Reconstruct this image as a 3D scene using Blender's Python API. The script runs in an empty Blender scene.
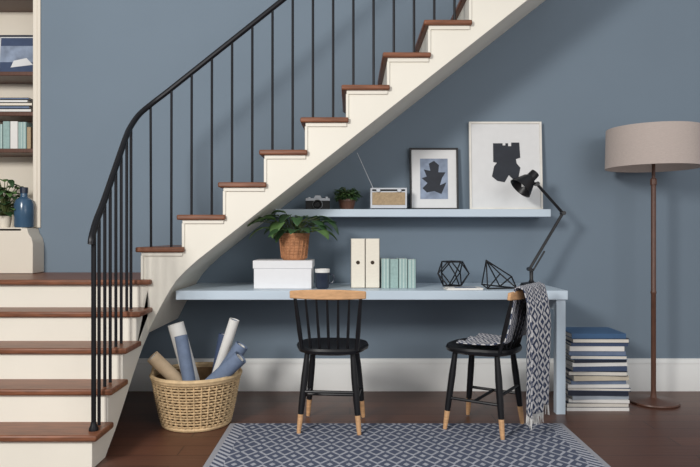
import bpy, bmesh, math, random
from mathutils import Vector, Matrix
random.seed(7)
SC=bpy.context.scene
COL=SC.collection
SC.view_settings.view_transform='Standard'

# ---------------------------------------------------------------- materials
def lin(c):
    return tuple(((v/255)/12.92 if v/255<=0.04045 else ((v/255+0.055)/1.055)**2.4) for v in c)+(1,)
def mat(name,c,rough=0.6,metal=0.0,noise=0.0,scale=20,bump=0.0,spec=0.4,stretch=None):
    m=bpy.data.materials.new(name); m.use_nodes=True
    nt=m.node_tree; b=nt.nodes['Principled BSDF']
    b.inputs['Roughness'].default_value=rough; b.inputs['Metallic'].default_value=metal
    b.inputs['Specular IOR Level'].default_value=spec
    col=lin(c); b.inputs['Base Color'].default_value=col
    if noise>0 or bump>0:
        tc=nt.nodes.new('ShaderNodeTexCoord'); mp=nt.nodes.new('ShaderNodeMapping')
        nt.links.new(tc.outputs['Object'],mp.inputs['Vector'])
        if stretch: mp.inputs['Scale'].default_value=stretch
        n=nt.nodes.new('ShaderNodeTexNoise'); n.inputs['Scale'].default_value=scale; n.inputs['Detail'].default_value=5
        nt.links.new(mp.outputs['Vector'],n.inputs['Vector'])
        if noise>0:
            r=nt.nodes.new('ShaderNodeValToRGB')
            r.color_ramp.elements[0].position=0.3; r.color_ramp.elements[1].position=0.7
            r.color_ramp.elements[0].color=tuple(v*(1-noise) for v in col[:3])+(1,)
            r.color_ramp.elements[1].color=tuple(min(1,v*(1+noise)) for v in col[:3])+(1,)
            nt.links.new(n.outputs['Fac'],r.inputs['Fac']); nt.links.new(r.outputs['Color'],b.inputs['Base Color'])
        if bump>0:
            bp=nt.nodes.new('ShaderNodeBump'); bp.inputs['Strength'].default_value=bump; bp.inputs['Distance'].default_value=0.01
            nt.links.new(n.outputs['Fac'],bp.inputs['Height']); nt.links.new(bp.outputs['Normal'],b.inputs['Normal'])
    return m

def mathn(nt,op,a,b=None,c=None):
    n=nt.nodes.new('ShaderNodeMath'); n.operation=op
    for i,v in enumerate((a,b,c)):
        if v is None: continue
        if isinstance(v,(int,float)): n.inputs[i].default_value=v
        else: nt.links.new(v,n.inputs[i])
    return n.outputs[0]
def mix(nt,f,a,b):
    n=nt.nodes.new('ShaderNodeMix'); n.data_type='RGBA'
    if isinstance(f,(int,float)): n.inputs[0].default_value=f
    else: nt.links.new(f,n.inputs[0])
    for i,v in ((6,a),(7,b)):
        if isinstance(v,tuple): n.inputs[i].default_value=v
        else: nt.links.new(v,n.inputs[i])
    return n.outputs[2]

M_wall=mat('wall_paint',(118,132,145),0.85,noise=0.03,scale=1.5,spec=0.2)
M_white=mat('stair_white_paint',(229,224,212),0.5,noise=0.02,scale=4)
M_trim=mat('trim_white',(228,228,226),0.45,noise=0.01,scale=5)
M_cream=mat('bookcase_cream',(226,217,202),0.55,noise=0.02,scale=3)
M_tread=mat('tread_wood',(120,76,54),0.38,noise=0.3,scale=9,stretch=(1,8,8))
M_iron=mat('wrought_iron',(26,26,30),0.45,metal=0.4,noise=0.1)
M_black=mat('black_lacquer',(22,22,25),0.35,noise=0.1)
M_lwood=mat('light_wood',(202,158,116),0.5,noise=0.15,scale=12,stretch=(2,2,8))
M_desk=mat('desk_pale_blue',(194,208,220),0.4,noise=0.02,scale=6)
M_brown=mat('lamp_brown_wood',(92,62,50),0.4,noise=0.2,scale=20,stretch=(6,6,1))
M_shade=mat('lampshade_linen',(184,171,164),0.9,noise=0.06,scale=60,stretch=(1,1,6),bump=0.2)
M_shade_in=mat('lampshade_lining',(225,215,200),0.9,noise=0.02)
M_basket=mat('rattan',(204,176,136),0.65,noise=0.18,scale=30)
M_weave_shade=mat('weave_hole_shade',(120,92,62),0.8,noise=0.2,scale=30)  # darker rattan tone, paints the shade seen through the weave's holes
M_paperw=mat('white_paper',(224,222,218),0.7,noise=0.02)
M_papers=mat('slate_paper',(104,118,142),0.7,noise=0.12,scale=25)
M_papern=mat('navy_paper',(62,76,104),0.7,noise=0.1,scale=25)
M_kraft=mat('kraft_paper',(196,172,142),0.7,noise=0.08,scale=25)
M_box=mat('white_card',(226,226,228),0.6,noise=0.015)
M_terr=mat('terracotta_woven',(172,120,84),0.75,noise=0.25,scale=40,bump=0.4)
M_leaf=mat('leaf_green',(56,86,52),0.45,noise=0.35,scale=14)
M_leaf2=mat('leaf_green_light',(86,116,66),0.5,noise=0.35,scale=20)
M_stem=mat('stem',(80,90,50),0.6,noise=0.1)
M_navy=mat('navy_ceramic',(38,46,62),0.3,noise=0.05)
M_ply=mat('cream_board',(230,223,208),0.6,noise=0.03,scale=10,stretch=(3,3,10))
M_hole=mat('dark_gap',(60,48,38),0.9,noise=0.1)
M_teal=mat('pale_teal_cloth',(150,176,172),0.7,noise=0.12,scale=50)
M_silver=mat('silver_plastic',(200,204,210),0.35,metal=0.3,noise=0.02)
M_tan=mat('tan_grille',(168,146,116),0.7,noise=0.15,scale=80)
M_art_ink=mat('art_ink',(50,53,60),0.8,noise=0.1)
M_art_blue=mat('art_blue',(136,148,168),0.8,noise=0.35,scale=12)
M_mat=mat('picture_mount',(222,222,222),0.8,noise=0.02)
M_framew=mat('frame_pale_wood',(228,224,216),0.5,noise=0.05)
M_glassblue=mat('blue_glass',(60,88,114),0.2,noise=0.1)
M_bookw=mat('pages',(216,211,202),0.85,noise=0.08,scale=60,stretch=(1,1,20))

def floor_mat():
    m=bpy.data.materials.new('floor_dark_planks'); m.use_nodes=True; nt=m.node_tree; b=nt.nodes['Principled BSDF']
    tc=nt.nodes.new('ShaderNodeTexCoord'); br=nt.nodes.new('ShaderNodeTexBrick')
    nt.links.new(tc.outputs['Object'],br.inputs['Vector'])
    br.inputs['Scale'].default_value=1; br.inputs['Brick Width'].default_value=1.7; br.inputs['Row Height'].default_value=0.14
    br.inputs['Mortar Size'].default_value=0.003
    br.inputs['Color1'].default_value=lin((112,72,54)); br.inputs['Color2'].default_value=lin((94,60,46)); br.inputs['Mortar'].default_value=lin((34,21,16))
    mp=nt.nodes.new('ShaderNodeMapping'); mp.inputs['Scale'].default_value=(1.5,22,1); nt.links.new(tc.outputs['Object'],mp.inputs['Vector'])
    n=nt.nodes.new('ShaderNodeTexNoise'); n.inputs['Scale'].default_value=3; n.inputs['Detail'].default_value=6; nt.links.new(mp.outputs['Vector'],n.inputs['Vector'])
    f=mathn(nt,'MULTIPLY',n.outputs['Fac'],0.7)
    nt.links.new(mix(nt,f,br.outputs['Color'],lin((62,38,30))),b.inputs['Base Color'])
    b.inputs['Roughness'].default_value=0.38
    bp=nt.nodes.new('ShaderNodeBump'); bp.inputs['Strength'].default_value=0.15; bp.inputs['Distance'].default_value=0.005
    nt.links.new(n.outputs['Fac'],bp.inputs['Height']); nt.links.new(bp.outputs['Normal'],b.inputs['Normal'])
    return m
def lattice_mat(name,base,line,s,rings=2.0,width=0.42,uv=False,border=None,hx=None):
    m=bpy.data.materials.new(name); m.use_nodes=True; nt=m.node_tree; b=nt.nodes['Principled BSDF']
    tc=nt.nodes.new('ShaderNodeTexCoord'); sp=nt.nodes.new('ShaderNodeSeparateXYZ')
    nt.links.new(tc.outputs['UV' if uv else 'Object'],sp.inputs[0])
    x,y=sp.outputs[0],sp.outputs[1]
    a=mathn(nt,'PINGPONG',mathn(nt,'DIVIDE',x,s),0.5); c=mathn(nt,'PINGPONG',mathn(nt,'DIVIDE',y,s*1.25),0.5)
    d=mathn(nt,'ADD',a,c)
    fr=mathn(nt,'FRACT',mathn(nt,'MULTIPLY',d,rings))
    f=mathn(nt,'LESS_THAN',fr,width)
    n=nt.nodes.new('ShaderNodeTexNoise'); n.inputs['Scale'].default_value=60
    nt.links.new(tc.outputs['Object'],n.inputs['Vector'])
    f2=mathn(nt,'MULTIPLY',f,mathn(nt,'ADD',n.outputs['Fac'],0.3))
    colr=mix(nt,f2,lin(base),lin(line))
    if border:
        ax=mathn(nt,'ABSOLUTE',x)
        g=mathn(nt,'GREATER_THAN',ax,hx-0.09); h=mathn(nt,'LESS_THAN',ax,hx-0.03)
        inside=mathn(nt,'MULTIPLY',g,h)
        st=mathn(nt,'LESS_THAN',mathn(nt,'FRACT',mathn(nt,'MULTIPLY',mathn(nt,'ADD',y,x),22.0)),0.5)
        bc=mix(nt,st,lin(base),lin(line))
        colr=mix(nt,inside,colr,bc)
        e=mathn(nt,'GREATER_THAN',ax,hx-0.03); colr=mix(nt,e,colr,lin(border))
    nt.links.new(colr,b.inputs['Base Color']); b.inputs['Roughness'].default_value=0.95; b.inputs['Specular IOR Level'].default_value=0.1
    bp=nt.nodes.new('ShaderNodeBump'); bp.inputs['Strength'].default_value=0.3; bp.inputs['Distance'].default_value=0.004
    nt.links.new(n.outputs['Fac'],bp.inputs['Height']); nt.links.new(bp.outputs['Normal'],b.inputs['Normal'])
    return m
M_floor=floor_mat()
M_rug=lattice_mat('rug_weave',(84,90,108),(178,180,188),0.09,2.0,0.36,border=(154,154,160),hx=0.95)
M_shawl=lattice_mat('shawl_weave',(66,74,96),(218,216,216),0.04,2.0,0.5,uv=True)
M_teapat=lattice_mat('teal_pattern',(146,172,170),(186,202,196),0.02,1.5,0.4)

# ---------------------------------------------------------------- mesh builder
class B:
    def __init__(s,*mats): s.bm=bmesh.new(); s.mats=mats; s.uv=None
    def face(s,vs,m=0):
        try:
            f=s.bm.faces.new(vs); f.material_index=m; return f
        except ValueError: return None
    def V(s,co,M=None):
        co=Vector(co); return s.bm.verts.new(M@co if M else co)
    def box(s,x0,x1,y0,y1,z0,z1,m=0,M=None):
        v=[s.V((x,y,z),M) for x in (x0,x1) for y in (y0,y1) for z in (z0,z1)]
        for q in ((0,1,3,2),(4,6,7,5),(0,4,5,1),(2,3,7,6),(0,2,6,4),(1,5,7,3)): s.face([v[i] for i in q],m)
    def prism(s,pts,axis,a0,a1,m=0,M=None):
        def P(p,a):
            if axis=='y': return (p[0],a,p[1])
            if axis=='x': return (a,p[0],p[1])
            return (p[0],p[1],a)
        A=[s.V(P(p,a0),M) for p in pts]; C=[s.V(P(p,a1),M) for p in pts]
        s.face(A,m); s.face(C[::-1],m); n=len(pts)
        for i in range(n): s.face([A[i],C[i],C[(i+1)%n],A[(i+1)%n]],m)
    def tube(s,pts,r,m=0,seg=8,closed=False,M=None,flat=1.0):
        pts=[Vector(p) for p in pts]; n=len(pts)
        rs=r if isinstance(r,(list,tuple)) else [r]*n
        T=[]
        for i in range(n):
            a=pts[(i-1)%n] if (closed or i>0) else pts[i]; b=pts[(i+1)%n] if (closed or i<n-1) else pts[i]
            T.append((b-a).normalized())
        up=Vector((0,0,1)) if abs(T[0].z)<0.9 else Vector((1,0,0))
        N=(up-T[0]*up.dot(T[0])).normalized(); rings=[]
        for i in range(n):
            N=(N-T[i]*N.dot(T[i]))
            if N.length<1e-6: N=T[i].orthogonal()
            N.normalize(); Bn=T[i].cross(N)
            rings.append([s.V(pts[i]+(N*math.cos(2*math.pi*k/seg)*flat+Bn*math.sin(2*math.pi*k/seg))*rs[i],M) for k in range(seg)])
        rng=n if closed else n-1
        for i in range(rng):
            A,C=rings[i],rings[(i+1)%n]
            for k in range(seg): s.face([A[k],A[(k+1)%seg],C[(k+1)%seg],C[k]],m)
        if not closed: s.face(rings[0][::-1],m); s.face(rings[-1],m)
    def lathe(s,prof,m=0,seg=32,M=None,caps=True):
        rings=[]
        for r,z in prof:
            rings.append([s.V((r*math.cos(2*math.pi*k/seg),r*math.sin(2*math.pi*k/seg),z),M) for k in range(seg)])
        for i in range(len(prof)-1):
            for k in range(seg): s.face([rings[i][k],rings[i][(k+1)%seg],rings[i+1][(k+1)%seg],rings[i+1][k]],m)
        if caps: s.face(rings[0][::-1],m); s.face(rings[-1],m)
    def pipe(s,p0,p1,ro,ri,m=0,mi=None,seg=24):
        p0,p1=Vector(p0),Vector(p1); d=(p1-p0); L=d.length
        M=Matrix.Translation(p0)@d.to_track_quat('Z','Y').to_matrix().to_4x4()
        s.lathe([(ri,0.0),(ro,0),(ro,L),(ri,L),(ri,0.0)],m,seg,M,caps=False)
        if mi is not None:
            s.lathe([(ri*0.72,0.01),(ri*0.72,L-0.004),(ri*0.55,L-0.004),(ri*0.55,0.01)],mi,seg,M,caps=False)
    def grid(s,fn,nu,nv,m=0,M=None,uvscale=None):
        g=[[s.V(fn(i/nu,j/nv),M) for j in range(nv+1)] for i in range(nu+1)]
        if uvscale and s.uv is None: s.uv=s.bm.loops.layers.uv.new('UVMap')
        for i in range(nu):
            for j in range(nv):
                f=s.face([g[i][j],g[i+1][j],g[i+1][j+1],g[i][j+1]],m)
                if f and uvscale:
                    for l,(a,b) in zip(f.loops,((i,j),(i+1,j),(i+1,j+1),(i,j+1))):
                        l[s.uv].uv=(a/nu*uvscale[0],b/nv*uvscale[1])
    def done(s,name,parent=None,loc=(0,0,0),rot=(0,0,0),bevel=0,solid=0,sub=0,recalc=True,angle=35):
        if recalc: bmesh.ops.recalc_face_normals(s.bm,faces=s.bm.faces)
        me=bpy.data.meshes.new(name); s.bm.to_mesh(me); s.bm.free()
        for mm in s.mats: me.materials.append(mm)
        for p in me.polygons: p.use_smooth=True
        try: me.set_sharp_from_angle(angle=math.radians(angle))
        except Exception: pass
        o=bpy.data.objects.new(name,me); COL.objects.link(o); o.location=loc; o.rotation_euler=rot
        if parent: o.parent=parent
        if solid:
            md=o.modifiers.new('s','SOLIDIFY'); md.thickness=solid; md.offset=0
        if bevel:
            md=o.modifiers.new('b','BEVEL'); md.width=bevel; md.segments=2; md.limit_method='ANGLE'; md.angle_limit=math.radians(50)
        if sub:
            md=o.modifiers.new('ss','SUBSURF'); md.levels=sub; md.render_levels=sub
        return o
def empty(name,loc=(0,0,0),rot=(0,0,0)):
    e=bpy.data.objects.new(name,None); COL.objects.link(e); e.location=loc; e.rotation_euler=rot; e.empty_display_size=0.1; return e
def aim(p,d):
    return Matrix.Translation(Vector(p))@Vector(d).to_track_quat('Z','Y').to_matrix().to_4x4()
def smooth_path(P,n=6):
    P=[Vector(p) for p in P]; out=[]
    for i in range(len(P)-1):
        p0=P[max(i-1,0)]; p1=P[i]; p2=P[i+1]; p3=P[min(i+2,len(P)-1)]
        for j in range(n):
            t=j/n
            out.append(0.5*((2*p1)+(p2-p0)*t+(2*p0-5*p1+4*p2-p3)*t*t+(3*p1-p0-3*p2+p3)*t**3))
    out.append(P[-1]); return out

WY=4.36
AX=-2.17   # right edge of the shelving alcove in the back wall
# ---------------------------------------------------------------- room shell
b=B(M_floor); b.box(-3.2,4.6,-2.5,WY+0.4,-0.1,0); b.done('floor')
b=B(M_wall); b.box(AX,4.6,WY,WY+0.12,0,3.9); b.done('wall_back')
b=B(M_wall); b.box(-3.2,AX,WY,WY+0.12,0,1.10); b.done('wall_back_lower')
b=B(M_wall); b.box(-3.2,-3.05,1.5,WY+0.4,0,3.9); b.done('wall_left')
b=B(M_trim)
b.prism([(WY,0),(WY-0.028,0),(WY-0.028,0.165),(WY-0.022,0.175),(WY-0.022,0.195),(WY-0.012,0.208),(WY-0.008,0.222),(WY,0.222)],'x',-3.05,4.6)
b.done('baseboard_back')

# ---------------------------------------------------------------- staircase
stair=empty('staircase',(-1.2,3.69,0))
O=Vector((-1.2,3.69,0))
def SL(o): o.parent=stair; o.location=-O; return o
RUN,RISE=0.241,0.19
NK=11
def X0(k): return -1.225+RUN*k
pts=[(-2.8,0.79),(X0(0),0.79)]
for k in range(NK):
    z=1.01+RISE*k-0.03
    pts+= [(X0(k),z),(X0(k+1),z)]
xe=X0(NK); pts+=[(xe,1.64+0.788*xe)]
pts+=[(-0.90,1.64-0.788*0.90),(-0.97,0.868),(-1.02,0.815),(-1.06,0.755),(-1.10,0.685),(-1.14,0.61),(-1.17,0.55),(-1.195,0.50),(-2.8,0.50)]
b=B(M_white); b.prism(pts,'y',3.69,WY-0.001)
SL(b.done('upper_string_and_soffit',bevel=0.003))
b=B(M_white)
for k in range(NK):
    z=1.01+RISE*k-0.03
    b.box(X0(k)+0.0,X0(k+1)+0.0,3.680,3.692,z-0.022,z)
    b.box(X0(k)-0.004,X0(k)+0.012,3.682,3.692,z-RISE+0.03,z-0.02)
SL(b.done('bracket_moulding',bevel=0.002))
b=B(M_tread)
for k in range(NK):
    z=1.01+RISE*k
    b.box(X0(k)-0.03,X0(k+1)+0.012,3.66,WY-0.002,z-0.03,z)
SL(b.done('upper_treads',bevel=0.008))
YF=[2.87,3.06,3.26,3.47,3.69]; ZT=[0.164*i for i in range(1,6)]
XS=-1.19
pts=[(2.895,0)]
for i in range(5):
    z=ZT[i]-0.03; pts+=[(YF[i]+0.022,z)]
    if i<4: pts+=[(YF[i+1]+0.022,z)]
pts+=[(3.712,0.50),(3.60,0.435),(3.45,0.32),(3.30,0.19),(3.18,0.09),(3.09,0.03),(3.05,0)]
b=B(M_white); b.prism(pts,'x',-2.8,XS)
SL(b.done('lower_risers_and_string',bevel=0.003))
b=B(M_tread)
for i in range(4): b.box(-2.8,XS+0.028,YF[i],YF[i+1]+0.03,ZT[i]-0.03,ZT[i])
b.box(-2.8,X0(0)+0.002,3.655,WY-0.002,0.79,0.82)
b.box(X0(0)-0.01,-1.165,3.655,3.70,0.79,0.82)
SL(b.done('lower_treads_and_landing',bevel=0.008))

# railing
def railz_low(y):
    P=[(2.86,1.05),(2.92,1.08),(3.1,1.235),(3.3,1.425),(3.5,1.615),(3.62,1.725),(3.70,1.80)]
    for (a,za),(c,zc) in zip(P,P[1:]):
        if y<=c: return za+(zc-za)*(y-a)/(c-a)
    return 1.8
def railx(y): return -1.205-0.055*(y-2.94)/0.66
def railz_up(x): return 2.09+0.796*(x+0.895)
rail=empty('stair_railing',(-1.2,3.7,0.8)); RO=Vector((-1.2,3.7,0.8))
path=[(railx(2.92),2.915,1.04),(railx(2.92),2.925,1.075)]+[(railx(y),y,railz_low(y)+0.01) for y in (2.99,3.1,3.3,3.5)]
path+=[(-1.258,3.60,1.705),(-1.235,3.68,1.79),(-1.175,3.73,1.865),(-1.10,3.74,railz_up(-1.10))]
path+=[(x,3.74,railz_up(x)) for x in [-1.0+0.3*i for i in range(9)]]
b=B(M_iron); b.tube(smooth_path(path),0.016,seg=10); o=b.done('handrail',rail,-RO)
b=B(M_iron)
def baseZ(y):
    z=0
    for i in range(5):
        if y>=YF[i]: z=ZT[i]
    return z
for i,y in enumerate((2.95,3.03,3.12,3.21,3.31,3.41,3.52,3.61)):
    z0=baseZ(y); r=0.012 if i==0 else 0.0085
    b.tube([(railx(y),y,z0-0.01),(railx(y),y,railz_low(y))],r,seg=8)
    if i==0: b.lathe([(0.022,0),(0.022,0.01),(0.015,0.025),(0.012,0.04)],M=Matrix.Translation((railx(y),y,z0)))
for j in range(22):
    x=-1.185+0.1205*j
    k=j//2; z0=1.01+RISE*k
    zt=railz_up(x) if j>0 else 1.85
    if z0<3.1: b.tube([(x,3.735,z0-0.01),(x,3.74 if j>0 else 3.727,zt)],0.0075,seg=8)
b.done('balusters',rail,-RO)

# ---------------------------------------------------------------- built-in bookcase (alcove) above landing
bc=empty('bookcase',(-2.4,4.2,0.82)); BO=Vector((-2.4,4.2,0.82))
b=B(M_cream,M_brown)
b.box(-2.95,AX,WY+0.24,WY+0.27,1.10,3.6)
b.box(AX-0.001,AX+0.022,WY-0.012,WY+0.0,1.13,3.6)
b.box(AX-0.03,AX-0.001,WY-0.012,WY+0.24,1.13,3.6)
b.box(-2.95,-2.90,WY-0.012,WY+0.24,1.13,3.6)
b.prism([(-2.95,0.822),(-2.125,0.822),(-2.125,1.02),(-2.135,1.06),(-2.155,1.09),(-2.165,1.125),(-2.95,1.125)],'y',4.20,WY-0.002)
b.box(-2.90,AX-0.03,4.20,WY+0.24,1.105,1.13)
SH=(1.68,1.935,2.215,2.74)
for z in SH: b.box(-2.90,AX-0.03,WY-0.006,WY+0.24,z-0.028,z,1)
b.done('carcass',bc,-BO,bevel=0.004)

def frame(name,x,y,z,w,h,fm,t,art,tilt=-0.06,d=0.022,matm=M_mat,rz=0):
    e=empty(name,(x,y,z),(tilt,0,rz))
    b=B(fm); hw=w/2
    b.box(-hw,-hw+t,-d,0,0,h); b.box(hw-t,hw,-d,0,0,h); b.box(-hw+t,hw-t,-d,0,0,t); b.box(-hw+t,hw-t,-d,0,h-t,h)
    b.done('frame_moulding',e,bevel=0.002)
    b=B(matm); b.box(-hw+t,hw-t,-d*0.6,-0.002,t,h-t); b.done('mount',e)
    art(e,w,h,d)
    return e
def art_shore(e,w,h,d):
    b=B(M_art_blue,M_mat,M_papern); y=-d*0.6-0.002
    b.box(-w/2+0.02,w/2-0.02,y,y+0.001,0.02,h-0.02,2); b.box(-w/2+0.02,w/2-0.02,y-0.001,y,0.10,h-0.08,0); b.prism([(-0.06,0.06),(0.1,0.08),(0.05,0.13),(-0.04,0.11)],'y',y-0.002,y-0.001,1); b.done('print',e)
frame('framed_print',-2.37,4.50,SH[2]+0.002,0.32,0.30,M_navy,0.012,art_shore,-0.1)
def bookrow(name,loc,specs,rot=(0,0,0),flat=False):
    e=empty(name,loc,rot); x=0
    for i,(t,h,dp,m) in enumerate(specs):
        b=B(m,M_bookw)
        if flat:
            ox=random.uniform(-.01,.01); 
            b.box(-h/2+ox,h/2+ox,0,dp,x,x+0.003); b.box(-h/2+ox,h/2+ox,0,dp,x+t-0.003,x+t); b.box(-h/2+ox,h/2+ox,0,0.003,x,x+t)
            b.box(-h/2+ox+0.003,h/2+ox-0.003,0.003,dp-0.004,x+0.003,x+t-0.003,1)
        else:
            b.box(x,x+0.002,0,dp,0,h); b.box(x+t-0.002,x+t,0,dp,0,h); b.box(x,x+t,0,0.002,0,h)
            b.box(x+0.002,x+t-0.002,0.002,dp-0.004,0.003,h-0.004,1)
        b.done('book_%d'%(i+1),e); x+=t+0.0005
    return e
bookrow('stacked_books',(-2.34,4.37,SH[1]+0.002),[(0.022,0.24,0.17,M_paperw),(0.02,0.22,0.17,M_papers),(0.022,0.24,0.17,M_cream),(0.02,0.2,0.16,M_paperw),(0.014,0.2,0.16,M_papers)],flat=True)
bookrow('upright_books',(-2.47,4.37,SH[0]+0.002),[(0.05,0.17,0.14,M_teapat),(0.05,0.19,0.14,M_teal),(0.055,0.19,0.14,M_paperw),(0.06,0.185,0.14,M_teapat),(0.03,0.15,0.14,M_tan)])
b=B(M_glassblue,M_navy); b.lathe([(0.055,0),(0.062,0.01),(0.062,0.16),(0.052,0.19),(0.024,0.21),(0.022,0.24)]); b.lathe([(0.026,0.235),(0.026,0.275)],1)
b.done('glass_bottle',loc=(-2.235,4.30,1.131))

def leaf(b,p,az,tilt,L,W,droop,m=0,fold=0.25):
    p=Vector(p); M=Matrix.Translation(p)@Matrix.Rotation(az,4,'Z')
    n=7
    def fn(u,v):
        s=u; wv=W*math.sin(math.pi*min(1,s**0.75*0.97+0.02))**0.8*0.5
        x=L*s*math.cos(tilt-droop*s*0.5); z=L*s*math.sin(tilt-droop*s*0.6)
        q=(v-0.5)*2
        return (x,q*wv,z+abs(q)*wv*fold)
    b.grid(fn,n,4,m,M)
def plant(name,loc,pot,nleaf,spread,zh,L,W,potmats,seed=1,tilt=(-0.1,0.7),droop=(0.5,1.3)):
    random.seed(seed)
    e=empty(name,loc); b=B(*potmats); pot(b); b.done('pot',e)
    b=B(M_leaf,M_stem,M_leaf2)
    z0=zh[0]
    for i in range(nleaf):
        az=i*2.399+random.uniform(-.3,.3)
        r=spread*(0.25+0.75*random.random()); h=z0+(zh[1])*random.random()*(1.1-0.5*r/spread)
        tip=(r*math.cos(az),r*math.sin(az)*0.7,h)
        b.tube([(0.01*math.cos(az),0.01*math.sin(az),z0-0.03),(tip[0]*0.5,tip[1]*0.5,z0+(h-z0)*0.75),tip],[0.003,0.0025,0.002],1,seg=5)
        leaf(b,tip,az+random.uniform(-.5,.5),random.uniform(*tilt),L*random.uniform(.7,1.1),W*random.uniform(.75,1.1),random.uniform(*droop),0 if random.random()<.7 else 2)
    b.done('foliage',e,recalc=False,solid=0.001,angle=80)
    return e
def pot_s(b):
    b.lathe([(0.035,0),(0.045,0.07),(0.045,0.08),(0.039,0.08),(0.038,0.065),(0.001,0.065)])
plant('potted_plant',(-2.39,4.34,1.131),pot_s,70,0.10,(0.09,0.29),0.085,0.06,(M_cream,),3)

# ---------------------------------------------------------------- desk
dk=empty('desk',(0.13,4.05,0)); DO=Vector((0.13,4.05,0))
b=B(M_desk); b.box(-1.045,1.307,3.76,WY-0.002,0.692,0.747); b.done('desktop',dk,-DO,bevel=0.003)
b=B(M_desk)
b.box(1.243,1.298,3.775,3.83,0,0.693); b.box(1.243,1.298,4.27,4.325,0,0.693); b.box(1.255,1.286,3.83,4.27,0.62,0.692)
b.done('legs',dk,-DO,bevel=0.002)
b=B(M_desk); b.box(-1.0,1.24,4.335,WY-0.002,0.655,0.692); b.done('wall_cleat',dk,-DO)
b=B(M_desk); b.box(-0.49,1.32,4.12,WY-0.001,1.20,1.25); b.done('floating_shelf',bevel=0.002)

# ---------------------------------------------------------------- shelf items
def art1(e,w,h,d):
    y=-d*0.6-0.002; b=B(M_art_blue,M_art_ink)
    b.box(-0.095,0.095,y,y+0.0015,0.075,h-0.075)
    def P(p): b.prism([(a,c) for a,c in p],'y',y-0.001,y,1)
    P([(-0.05,0.12),(0.0,0.13),(0.05,0.11),(0.085,0.19),(0.04,0.17),(0.055,0.22),(0.08,0.26),(0.03,0.26),(0.035,0.31),(0.0,0.34),(-0.035,0.32),(-0.025,0.27),(-0.07,0.28),(-0.05,0.23),(-0.085,0.22),(-0.045,0.185),(-0.08,0.15)])
    b.done('print',e)
frame('framed_botanical_print',0.578,4.315,1.251,0.335,0.43,M_black,0.013,art1,-0.07)
def art2(e,w,h,d):
    y=-d*0.6-0.002; b=B(M_art_ink)
    def P(p): b.prism(p,'y',y-0.001,y+0.001)
    P([(-0.085,0.33),(-0.085,0.46),(-0.02,0.46),(-0.02,0.445),(0.0,0.445),(0.0,0.46),(0.018,0.46),(0.018,0.44),(0.04,0.44),(0.04,0.465),(0.095,0.465),(0.1,0.36),
       (0.07,0.35),(0.075,0.32),(0.1,0.29),(0.085,0.22),(0.06,0.20),(0.02,0.24),(-0.01,0.19),(-0.06,0.20),(-0.095,0.23),(-0.08,0.30),(-0.06,0.325)])
    b.done('print',e)
frame('framed_abstract_print',1.07,4.305,1.251,0.50,0.61,M_framew,0.014,art2,-0.06)
e=empty('retro_radio',(0.258,4.18,1.25))
b=B(M_silver,M_tan,M_black)
b.box(-0.122,0.122,0,0.09,0.008,0.145); b.box(-0.11,0.11,-0.004,0.002,0.03,0.115,1); b.box(-0.11,0.11,-0.003,0.002,0.122,0.135,2)
for x in (-0.1,0.1): b.lathe([(0.01,0),(0.01,0.01)],2,12,Matrix.Translation((x,0.045,0)))
for x in (-0.07,0.07): b.lathe([(0.014,0),(0.014,0.012)],0,16,aim((x,-0.003,0.128),(0,-1,0)))
b.done('body',e,bevel=0.004)
b=B(M_silver); b.tube([(-0.10,0.05,0.14),(-0.21,0.05,0.385)],[0.0035,0.002],seg=6); b.done('antenna',e)
def pot_t(b):
    b.lathe([(0.045,0),(0.056,0.055),(0.06,0.055),(0.06,0.07),(0.052,0.07),(0.05,0.055),(0.001,0.055)])
plant('small_potted_shrub',(-0.02,4.22,1.25),pot_t,190,0.075,(0.07,0.085),0.035,0.026,(M_brown,),5)
e=empty('vintage_camera',(-0.215,4.17,1.25))
b=B(M_black,M_silver)
b.box(-0.08,0.08,0,0.045,0,0.058); b.box(-0.08,0.08,0.001,0.044,0.058,0.075,1); b.prism([(-0.026,0.075),(0.026,0.075),(0.016,0.094),(-0.016,0.094)],'y',0.003,0.04,1)
b.lathe([(0.030,0),(0.030,0.012),(0.026,0.014),(0.026,0.035),(0.022,0.035),(0.018,0.02),(0.001,0.02)],0,24,aim((0,0,0.033),(0,-1,0)))
b.lathe([(0.033,0.002),(0.033,0.010),(0.0305,0.010),(0.0305,0.002)],1,24,aim((0,0,0.033),(0,-1,0)))
b.lathe([(0.011,0),(0.011,0.01)],1,12,Matrix.Translation((0.058,0.02,0.075))); b.lathe([(0.009,0),(0.009,0.008)],1,12,Matrix.Translation((-0.058,0.02,0.075)))
b.done('camera_body',e,bevel=0.002)

# ---------------------------------------------------------------- desk items
ZD=0.748
e=empty('storage_box',(-0.417,3.88,ZD))
b=B(M_box); b.box(-0.178,0.178,0,0.24,0,0.13); b.done('box_base',e,bevel=0.002)
b=B(M_box); b.box(-0.184,0.184,-0.005,0.245,0.125,0.175); b.done('lid',e,bevel=0.003)
def pot_w(b):
    prof=[(0.07,0),(0.078,0.01)]
    for i in range(15):
        z=0.014+i*0.009; prof+=[(0.078+0.0009*i+0.003*(i%2),z)]
    prof+=[(0.096,0.15),(0.1,0.155),(0.1,0.168),(0.09,0.168),(0.088,0.14),(0.001,0.14)]
    b.lathe(prof,seg=40)
    for k in range(20):
        a=2*math.pi*k/20
        b.tube([(0.080*math.cos(a),0.080*math.sin(a),0.01),(0.094*math.cos(a+0.15),0.094*math.sin(a+0.15),0.155)],0.0035,seg=5)
plant('potted_houseplant',(-0.355,3.985,ZD+0.176),pot_w,36,0.215,(0.17,0.14),0.14,0.095,(M_terr,),11,tilt=(-0.2,0.5),droop=(0.5,1.3))
b=B(M_navy,M_paperw); b.lathe([(0.034,0),(0.042,0.012),(0.045,0.10)],caps=True,M=None)
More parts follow.
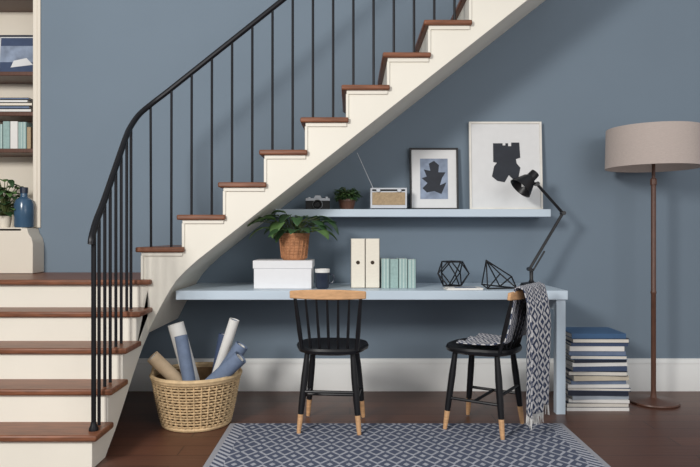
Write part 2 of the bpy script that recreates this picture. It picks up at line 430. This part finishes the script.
b.lathe([(0.045,0.10),(0.046,0.122),(0.041,0.122),(0.038,0.03),(0.001,0.03)],1,caps=False)
b.tube([(0.043,0,0.09),(0.068,0,0.085),(0.075,0,0.06),(0.062,0,0.035),(0.04,0,0.032)],0.005,seg=8)
b.done('coffee_mug',loc=(-0.172,3.90,ZD))
for i,(x) in enumerate((0.005,0.096)):
    e=empty('magazine_file',(x,3.93,ZD))
    b=B(M_ply,M_hole); w=0.090; t=0.004; h=0.31
    b.box(0,w,0,t,0,h)
    b.box(0,w,0.24-t,0.24,0,0.13); b.box(0,w,0,0.24,0,t)
    side=[(0,0),(0.24,0),(0.24,0.13),(0.09,h),(0,h)]
    b.prism(side,'x',0,t); b.prism(side,'x',w-t,w)
    b.lathe([(0.012,0),(0.012,0.003)],1,20,aim((w/2,0.001,0.16),(0,-1,0)))
    b.done('card_body',e,bevel=0.001)
e=bookrow('fabric_notebooks',(0.195,3.92,ZD),[(0.054,0.185,0.15,M_teapat),(0.054,0.182,0.15,M_teal),(0.054,0.185,0.15,M_teapat),(0.054,0.18,0.15,M_teapat)])
def wire(name,loc,V,E,r=0.0045,rot=(0,0,0)):
    b=B(M_black)
    for i,j in E: b.tube([V[i],V[j]],r,seg=6)
    for v in V: b.lathe([(0.001,-r*1.2),(r*1.2,0),(0.001,r*1.2)],0,8,Matrix.Translation(v))
    b.done(name,loc=loc,rot=rot)
V=[]; 
for k in range(5): a=2*math.pi*k/5+0.3; V.append((0.062*math.cos(a),0.062*math.sin(a),0.004))
for k in range(5): a=2*math.pi*(k+.5)/5+0.3; V.append((0.105*math.cos(a),0.105*math.sin(a),0.085))
for k in range(5): a=2*math.pi*k/5+0.3; V.append((0.07*math.cos(a),0.07*math.sin(a),0.16))
E=[(k,(k+1)%5) for k in range(5)]+[(10+k,10+(k+1)%5) for k in range(5)]+[(k,5+k) for k in range(5)]+[((k+1)%5,5+k) for k in range(5)]+[(10+k,5+k) for k in range(5)]+[(10+(k+1)%5,5+k) for k in range(5)]
wire('geometric_wire_ornament',(0.665,4.06,ZD),V,E)
V=[(-0.09,-0.05,0.004),(0.10,-0.06,0.004),(0.06,0.08,0.004),(-0.07,0.07,0.02),(-0.075,0,0.175),(0.02,0.0,0.09),(0.11,0.02,0.07)]
E=[(0,1),(1,2),(2,3),(3,0),(0,4),(3,4),(4,5),(5,0),(5,1),(4,6),(6,1),(6,2),(4,2)]
wire('geometric_wire_ornament',(0.92,3.92,ZD),V,E,rot=(0,0,0.25))
b=B(M_paperw,M_papers); b.box(-0.11,0.11,-0.05,0.07,0,0.006); b.box(-0.1,0.115,-0.045,0.065,0.006,0.012); b.box(-0.05,0.08,-0.03,0.04,0.012,0.0128,1)
b.done('magazines',loc=(0.69,3.83,ZD),rot=(0,0,0.04))
e=empty('desk_lamp',(1.18,4.08,ZD))
b=B(M_black,M_silver)
b.lathe([(0.07,0),(0.072,0.008),(0.066,0.02),(0.02,0.028),(0.012,0.04),(0.012,0.10)],0,36)
b.done('base',e)
b=B(M_black,M_silver)
J0=Vector((-0.012,0,0.11)); J1=Vector((0.205,0,0.475)); J2=Vector((0.035,0,0.665))
for dy in (-0.012,0.012):
    o=Vector((0,dy,0))
    b.tube([J0+o,J1+o],0.0065,seg=8); b.tube([J1+o,J2+o],0.0065,seg=8)
s=Vector((0.022,0,-0.010)); b.tube([J0+s,J0+s+(J1-J0)*0.35],0.006,0,seg=8)
for J in (J0,J1,J2): b.tube([J+Vector((0,-0.024,0)),J+Vector((0,0.024,0))],0.014,seg=12)
b.tube([J2,J2+Vector((-0.04,0,0.01))],0.008,seg=8)
b.done('arm',e)
b=B(M_black,M_paperw)
d=Vector((-0.62,-0.10,-0.62)).normalized(); A=Vector((0.015,0,0.725))
M=aim(A,d)
b.lathe([(0.018,-0.02),(0.03,-0.015),(0.032,0.03),(0.045,0.045),(0.078,0.125),(0.081,0.13),(0.076,0.128),(0.04,0.05),(0.001,0.045)],0,36,M)
b.lathe([(0.001,0.045),(0.02,0.06),(0.026,0.09),(0.001,0.115)],1,20,M)
b.done('shade',e)

# ---------------------------------------------------------------- chairs
def chair(loc,rz):
    e=empty('spindle_back_chair',loc,(0,0,rz))
    b=B(M_black)
    def sh(a):
        c,s_=math.cos(a),math.sin(a); x=0.205*abs(c)**0.75*(1 if c>0 else -1); y=0.20*abs(s_)**0.75*(1 if s_>0 else -1)
        if y<0: x*=0.93
        return x,y
    n=40; lay=[(0.86,0.425),(0.98,0.435),(1.0,0.45),(0.97,0.462),(0.8,0.459),(0.4,0.452),(0.02,0.450)]
    rings=[[b.V((sh(2*math.pi*k/n)[0]*s_,sh(2*math.pi*k/n)[1]*s_,z)) for k in range(n)] for s_,z in lay]
    for A,C in zip(rings,rings[1:]):
        for k in range(n): b.face([A[k],A[(k+1)%n],C[(k+1)%n],C[k]])
    b.face(rings[0][::-1]); b.face(rings[-1]); b.done('seat',e)
    b=B(M_black,M_lwood); ends=[]
    for sx in (-1,1):
        for sy in (-1,1):
            t=Vector((sx*0.125,sy*0.12,0.43)); f=Vector((sx*0.165,sy*0.165,0)); 
            P=[t.lerp(f,q) for q in (0,0.3,0.6,0.765)]
            b.tube(P,[0.014,0.019,0.018,0.0155],0,10)
            P=[t.lerp(f,q) for q in (0.765,0.9,1.0)]; b.tube(P,[0.0155,0.0135,0.011],1,10)
            ends.append(t.lerp(f,0.6))
    b.done('legs',e)
    b=B(M_black)
    b.tube([ends[0],ends[1]],0.0085); b.tube([ends[2],ends[3]],0.0085)
    b.tube([(ends[0]+ends[1])/2,(ends[2]+ends[3])/2],0.0085)
    b.tube([ends[0]+Vector((0,0,0.05)),ends[2]+Vector((0,0,0.05))],0.0085)
    b.done('stretchers',e)
    b=B(M_black)
    def crest(u,z=0.73):
        return Vector((u*0.205,-0.245+0.035*u*u,z))
    for i in range(7):
        u=(i-3)/3; base=Vector((u*0.15,-0.165+0.02*u*u,0.45)); top=crest(u*0.86,0.745)
        r=0.0105 if abs(u)>0.9 else 0.0065
        b.tube([base,base.lerp(top,0.35),top],[r,r*1.25,r*0.85],seg=8)
    b.done('spindles',e)
    b=B(M_lwood)
    n=16; rows=[]
    for i in range(n+1):
        u=-1+2*i/n; c=crest(u); hh=0.027*(1-0.25*u*u); zc=0.757+0.004*(1-u*u)
        t=0.009
        rows.append([b.V((c.x,c.y-t,zc-hh)),b.V((c.x,c.y-t-0.004,zc+hh)),b.V((c.x,c.y+t-0.004,zc+hh)),b.V((c.x,c.y+t,zc-hh))])
    for A,C in zip(rows,rows[1:]):
        for k in range(4): b.face([A[k],A[(k+1)%4],C[(k+1)%4],C[k]])
    b.face(rows[0]); b.face(rows[-1][::-1]); b.done('crest_rail',e,bevel=0.005)
    return e
chair((-0.10,3.555,0.006),math.radians(-5))
C2=(0.755,3.53,0.006); R2=math.radians(57)
chair(C2,R2)
sh=empty('patterned_shawl',C2,(0,0,R2))
path=[(0.10,0.474),(0.0,0.470),(-0.10,0.474),(-0.175,0.50),(-0.205,0.60),(-0.222,0.72),(-0.232,0.795),(-0.250,0.808),(-0.270,0.795),(-0.276,0.70),(-0.275,0.55),(-0.272,0.40),(-0.27,0.26),(-0.268,0.12)]
def shawl(u,v):
    t=v*(len(path)-1); i=min(int(t),len(path)-2); f=t-i
    y=path[i][0]*(1-f)+path[i+1][0]*f; z=path[i][1]*(1-f)+path[i+1][1]*f
    hang=max(0,(v-0.58)/0.42); inn=max(0,(0.5-v)/0.5)
    gather=1-0.20*hang-0.1*inn
    x=0.015+(u-0.5)*0.38*gather+0.01*hang
    y+=-(0.5+0.5*math.sin(u*19+v*2.0))*0.042*min(1,hang*2.5)
    if inn>0.3:
        z+=(0.5+0.5*math.sin(u*14+v*9))*0.016*min(1,(inn-0.3)*3)
    z+=0.012*math.sin(u*9)*hang
    return (x,y,z)
b=B(M_shawl); b.grid(shawl,44,90,uvscale=(0.42,1.25)); b.done('cloth',sh,solid=0.006,recalc=False,angle=80)
b=B(M_paperw)
for k in range(40):
    p=Vector(shawl(k/39,1.0)); q=p+Vector((random.uniform(-.008,.008),random.uniform(-.008,.008),-0.055))
    b.tube([p,(p+q)/2+Vector((random.uniform(-.004,.004),0,0)),q],[0.003,0.0025,0.002],seg=5)
b.done('fringe',sh)

# ---------------------------------------------------------------- floor lamp
fl=empty('floor_lamp',(1.96,4.05,0))
b=B(M_brown); b.lathe([(0.15,0),(0.155,0.006),(0.152,0.014),(0.05,0.022),(0.02,0.032),(0.016,0.06)],0,48)
b.lathe([(0.0155,0.05),(0.0155,0.70),(0.018,0.705),(0.018,0.715),(0.0155,0.72),(0.0155,1.40),(0.02,1.405),(0.02,1.44),(0.011,1.45),(0.011,1.55)],0,20)
b.done('stand',fl)
b=B(M_shade,M_shade_in)
b.lathe([(0.292,1.512),(0.286,1.765),(0.282,1.765),(0.288,1.512),(0.292,1.512)],0,64,caps=False)
b.done('drum_shade',fl)
b=B(M_silver,M_shade_in)
for k in range(3):
    a=2*math.pi*k/3; b.tube([(0,0,1.55),(0.284*math.cos(a),0.284*math.sin(a),1.745)],0.0025,seg=6)
b.lathe([(0.012,1.55),(0.03,1.58),(0.035,1.62),(0.02,1.66),(0.001,1.67)],1,20)
b.done('bulb_and_spider',fl)

# ---------------------------------------------------------------- stack of books on floor
random.seed(21)
st=empty('stack_of_books',(1.53,3.98,0))
cols=[M_papern,M_bookw,M_papers,M_paperw,mat('book_blue',(60,92,128),0.5,noise=.05),mat('book_grey',(150,158,168),0.6,noise=.05),mat('book_ink',(34,40,56),0.5,noise=.05),mat('book_sand',(196,186,168),0.6,noise=.05)]
seq=[3,6,3,5,6,0,3,2,7,6,0,3,6,4,2,3,0,6,4]
z=0
for i,ci in enumerate(seq):
    t=0.47/len(seq)*random.uniform(0.75,1.25); f=i/len(seq)
    w=(0.395-0.05*f)*random.uniform(0.9,1.0); dp=0.27*random.uniform(.9,1)
    M=Matrix.Rotation(random.uniform(-.07,.07),4,'Z')@Matrix.Translation((random.uniform(-.012,.012),0,z))
    b=B(cols[ci],M_bookw)
    b.box(-w/2,w/2,-dp/2,dp/2,0,0.003,0,M); b.box(-w/2,w/2,-dp/2,dp/2,t-0.003,t,0,M)
    if i%4!=1: b.box(-w/2,w/2,-dp/2,-dp/2+0.004,0.003,t-0.003,0,M)
    b.box(-w/2+0.004,w/2-0.004,-dp/2+0.003,dp/2-0.003,0.003,t-0.003,1,M)
    b.done('book_%02d'%(i+1),st); z+=t+0.0005

# ---------------------------------------------------------------- rug
b=B(M_rug); b.box(-0.95,0.95,-0.75,0.75,0,0.005); b.done('patterned_rug',loc=(0.265,2.835,0.0005),bevel=0.002)

# ---------------------------------------------------------------- basket with paper rolls
BK=(-0.885,3.62,0)
bk=empty('woven_basket',BK)
b=B(M_basket,M_weave_shade)
def R(z): return 0.185+(0.247-0.185)*(z/0.29)**0.8
N=36; NR=17
for j in range(NR):
    z=0.012+j*0.0162
    pts=[]
    for k in range(N*2):
        a=2*math.pi*k/(N*2)
        r=R(z)+0.006*math.cos(a*N+math.pi*j)
        pts.append((r*math.cos(a),r*math.sin(a),z))
    b.tube(pts,0.0048,seg=5,closed=True)
for k in range(N):
    a=2*math.pi*k/N
    b.tube([(R(z)*math.cos(a),R(z)*math.sin(a),z) for z in (0.004,0.1,0.2,0.285)],0.0045,seg=5)
for dz,rr in ((0.0,0.012),(0.285,0.013),(0.272,0.010)):
    b.tube([((R(dz)+.002)*math.cos(2*math.pi*k/48),(R(dz)+.002)*math.sin(2*math.pi*k/48),max(dz,rr*0.95)) for k in range(48)],rr,seg=8,closed=True)
b.done('weave',bk)
b=B(M_weave_shade); b.lathe([(0.001,0.006),(0.172,0.006),(0.178,0.02),(R(0.27)-0.012,0.27),(R(0.27)-0.015,0.27),(0.174,0.024),(0.001,0.012)],0,48,caps=False); b.done('dark_inner_shell',bk)  # added dark shell behind the open weave, its colour stands for shade inside
b=B(M_basket)
for s_ in (-1,1):
    b.tube([(s_*0.243*math.cos(q),0.243*math.sin(q),0.285+0.045*math.cos(q/0.28*math.pi/2)) for q in (-0.28,-0.2,-0.1,0,0.1,0.2,0.28)],0.009,seg=8)
b.done('handles',bk)
rl=empty('wallpaper_rolls',BK)
rolls=[((0.02,0.03,0.03),(-0.13,0.03,0.565),0.046,M_paperw,M_tan),
       ((0.02,-0.09,0.04),(-0.075,-0.06,0.51),0.036,M_papers,M_papern),
       ((0.10,0.03,0.03),(-0.225,-0.10,0.40),0.038,M_kraft,M_paperw),
       ((0.02,0.12,0.03),(0.20,0.10,0.58),0.030,M_paperw,M_papers),
       ((-0.02,-0.02,0.03),(0.265,-0.02,0.45),0.040,M_papers,M_paperw),
       ((-0.11,-0.09,0.05),(0.275,-0.12,0.40),0.042,M_papers,M_paperw),
       ((0.05,0.12,0.03),(0.13,0.13,0.49),0.030,M_papern,M_paperw)]
for i,(p0,p1,r,ma,mi) in enumerate(rolls):
    b=B(ma,mi); b.pipe(p0,p1,r,r*0.85,0,1); b.done('roll_%d'%(i+1),rl,recalc=True)

# ---------------------------------------------------------------- camera & light
cam=bpy.data.cameras.new('camera'); co=bpy.data.objects.new('camera',cam); COL.objects.link(co)
co.location=(0,0,1.09); co.rotation_euler=(math.pi/2,0,0); cam.sensor_width=36; cam.lens=32.25; cam.clip_start=0.05
SC.camera=co
def area(name,loc,target,size,sy,power,col=(1,1,1)):
    l=bpy.data.lights.new(name,'AREA'); l.shape='RECTANGLE'; l.size=size; l.size_y=sy; l.energy=power; l.color=col
    o=bpy.data.objects.new(name,l); COL.objects.link(o); o.location=loc
    o.rotation_euler=(Vector(target)-Vector(loc)).to_track_quat('-Z','Y').to_euler(); return o
area('window_light',(-2.4,-0.6,2.8),(0,4.3,1.0),0.9,0.9,180,(1.0,0.975,0.935))
area('soft_fill_light',(2.6,-1.0,2.2),(-0.3,4.0,0.5),2.5,2.0,60,(1.0,0.99,0.98))
w=bpy.data.worlds.new('world'); SC.world=w; w.use_nodes=True
bg=w.node_tree.nodes['Background']; bg.inputs[0].default_value=(0.97,0.985,1.0,1); bg.inputs[1].default_value=0.52
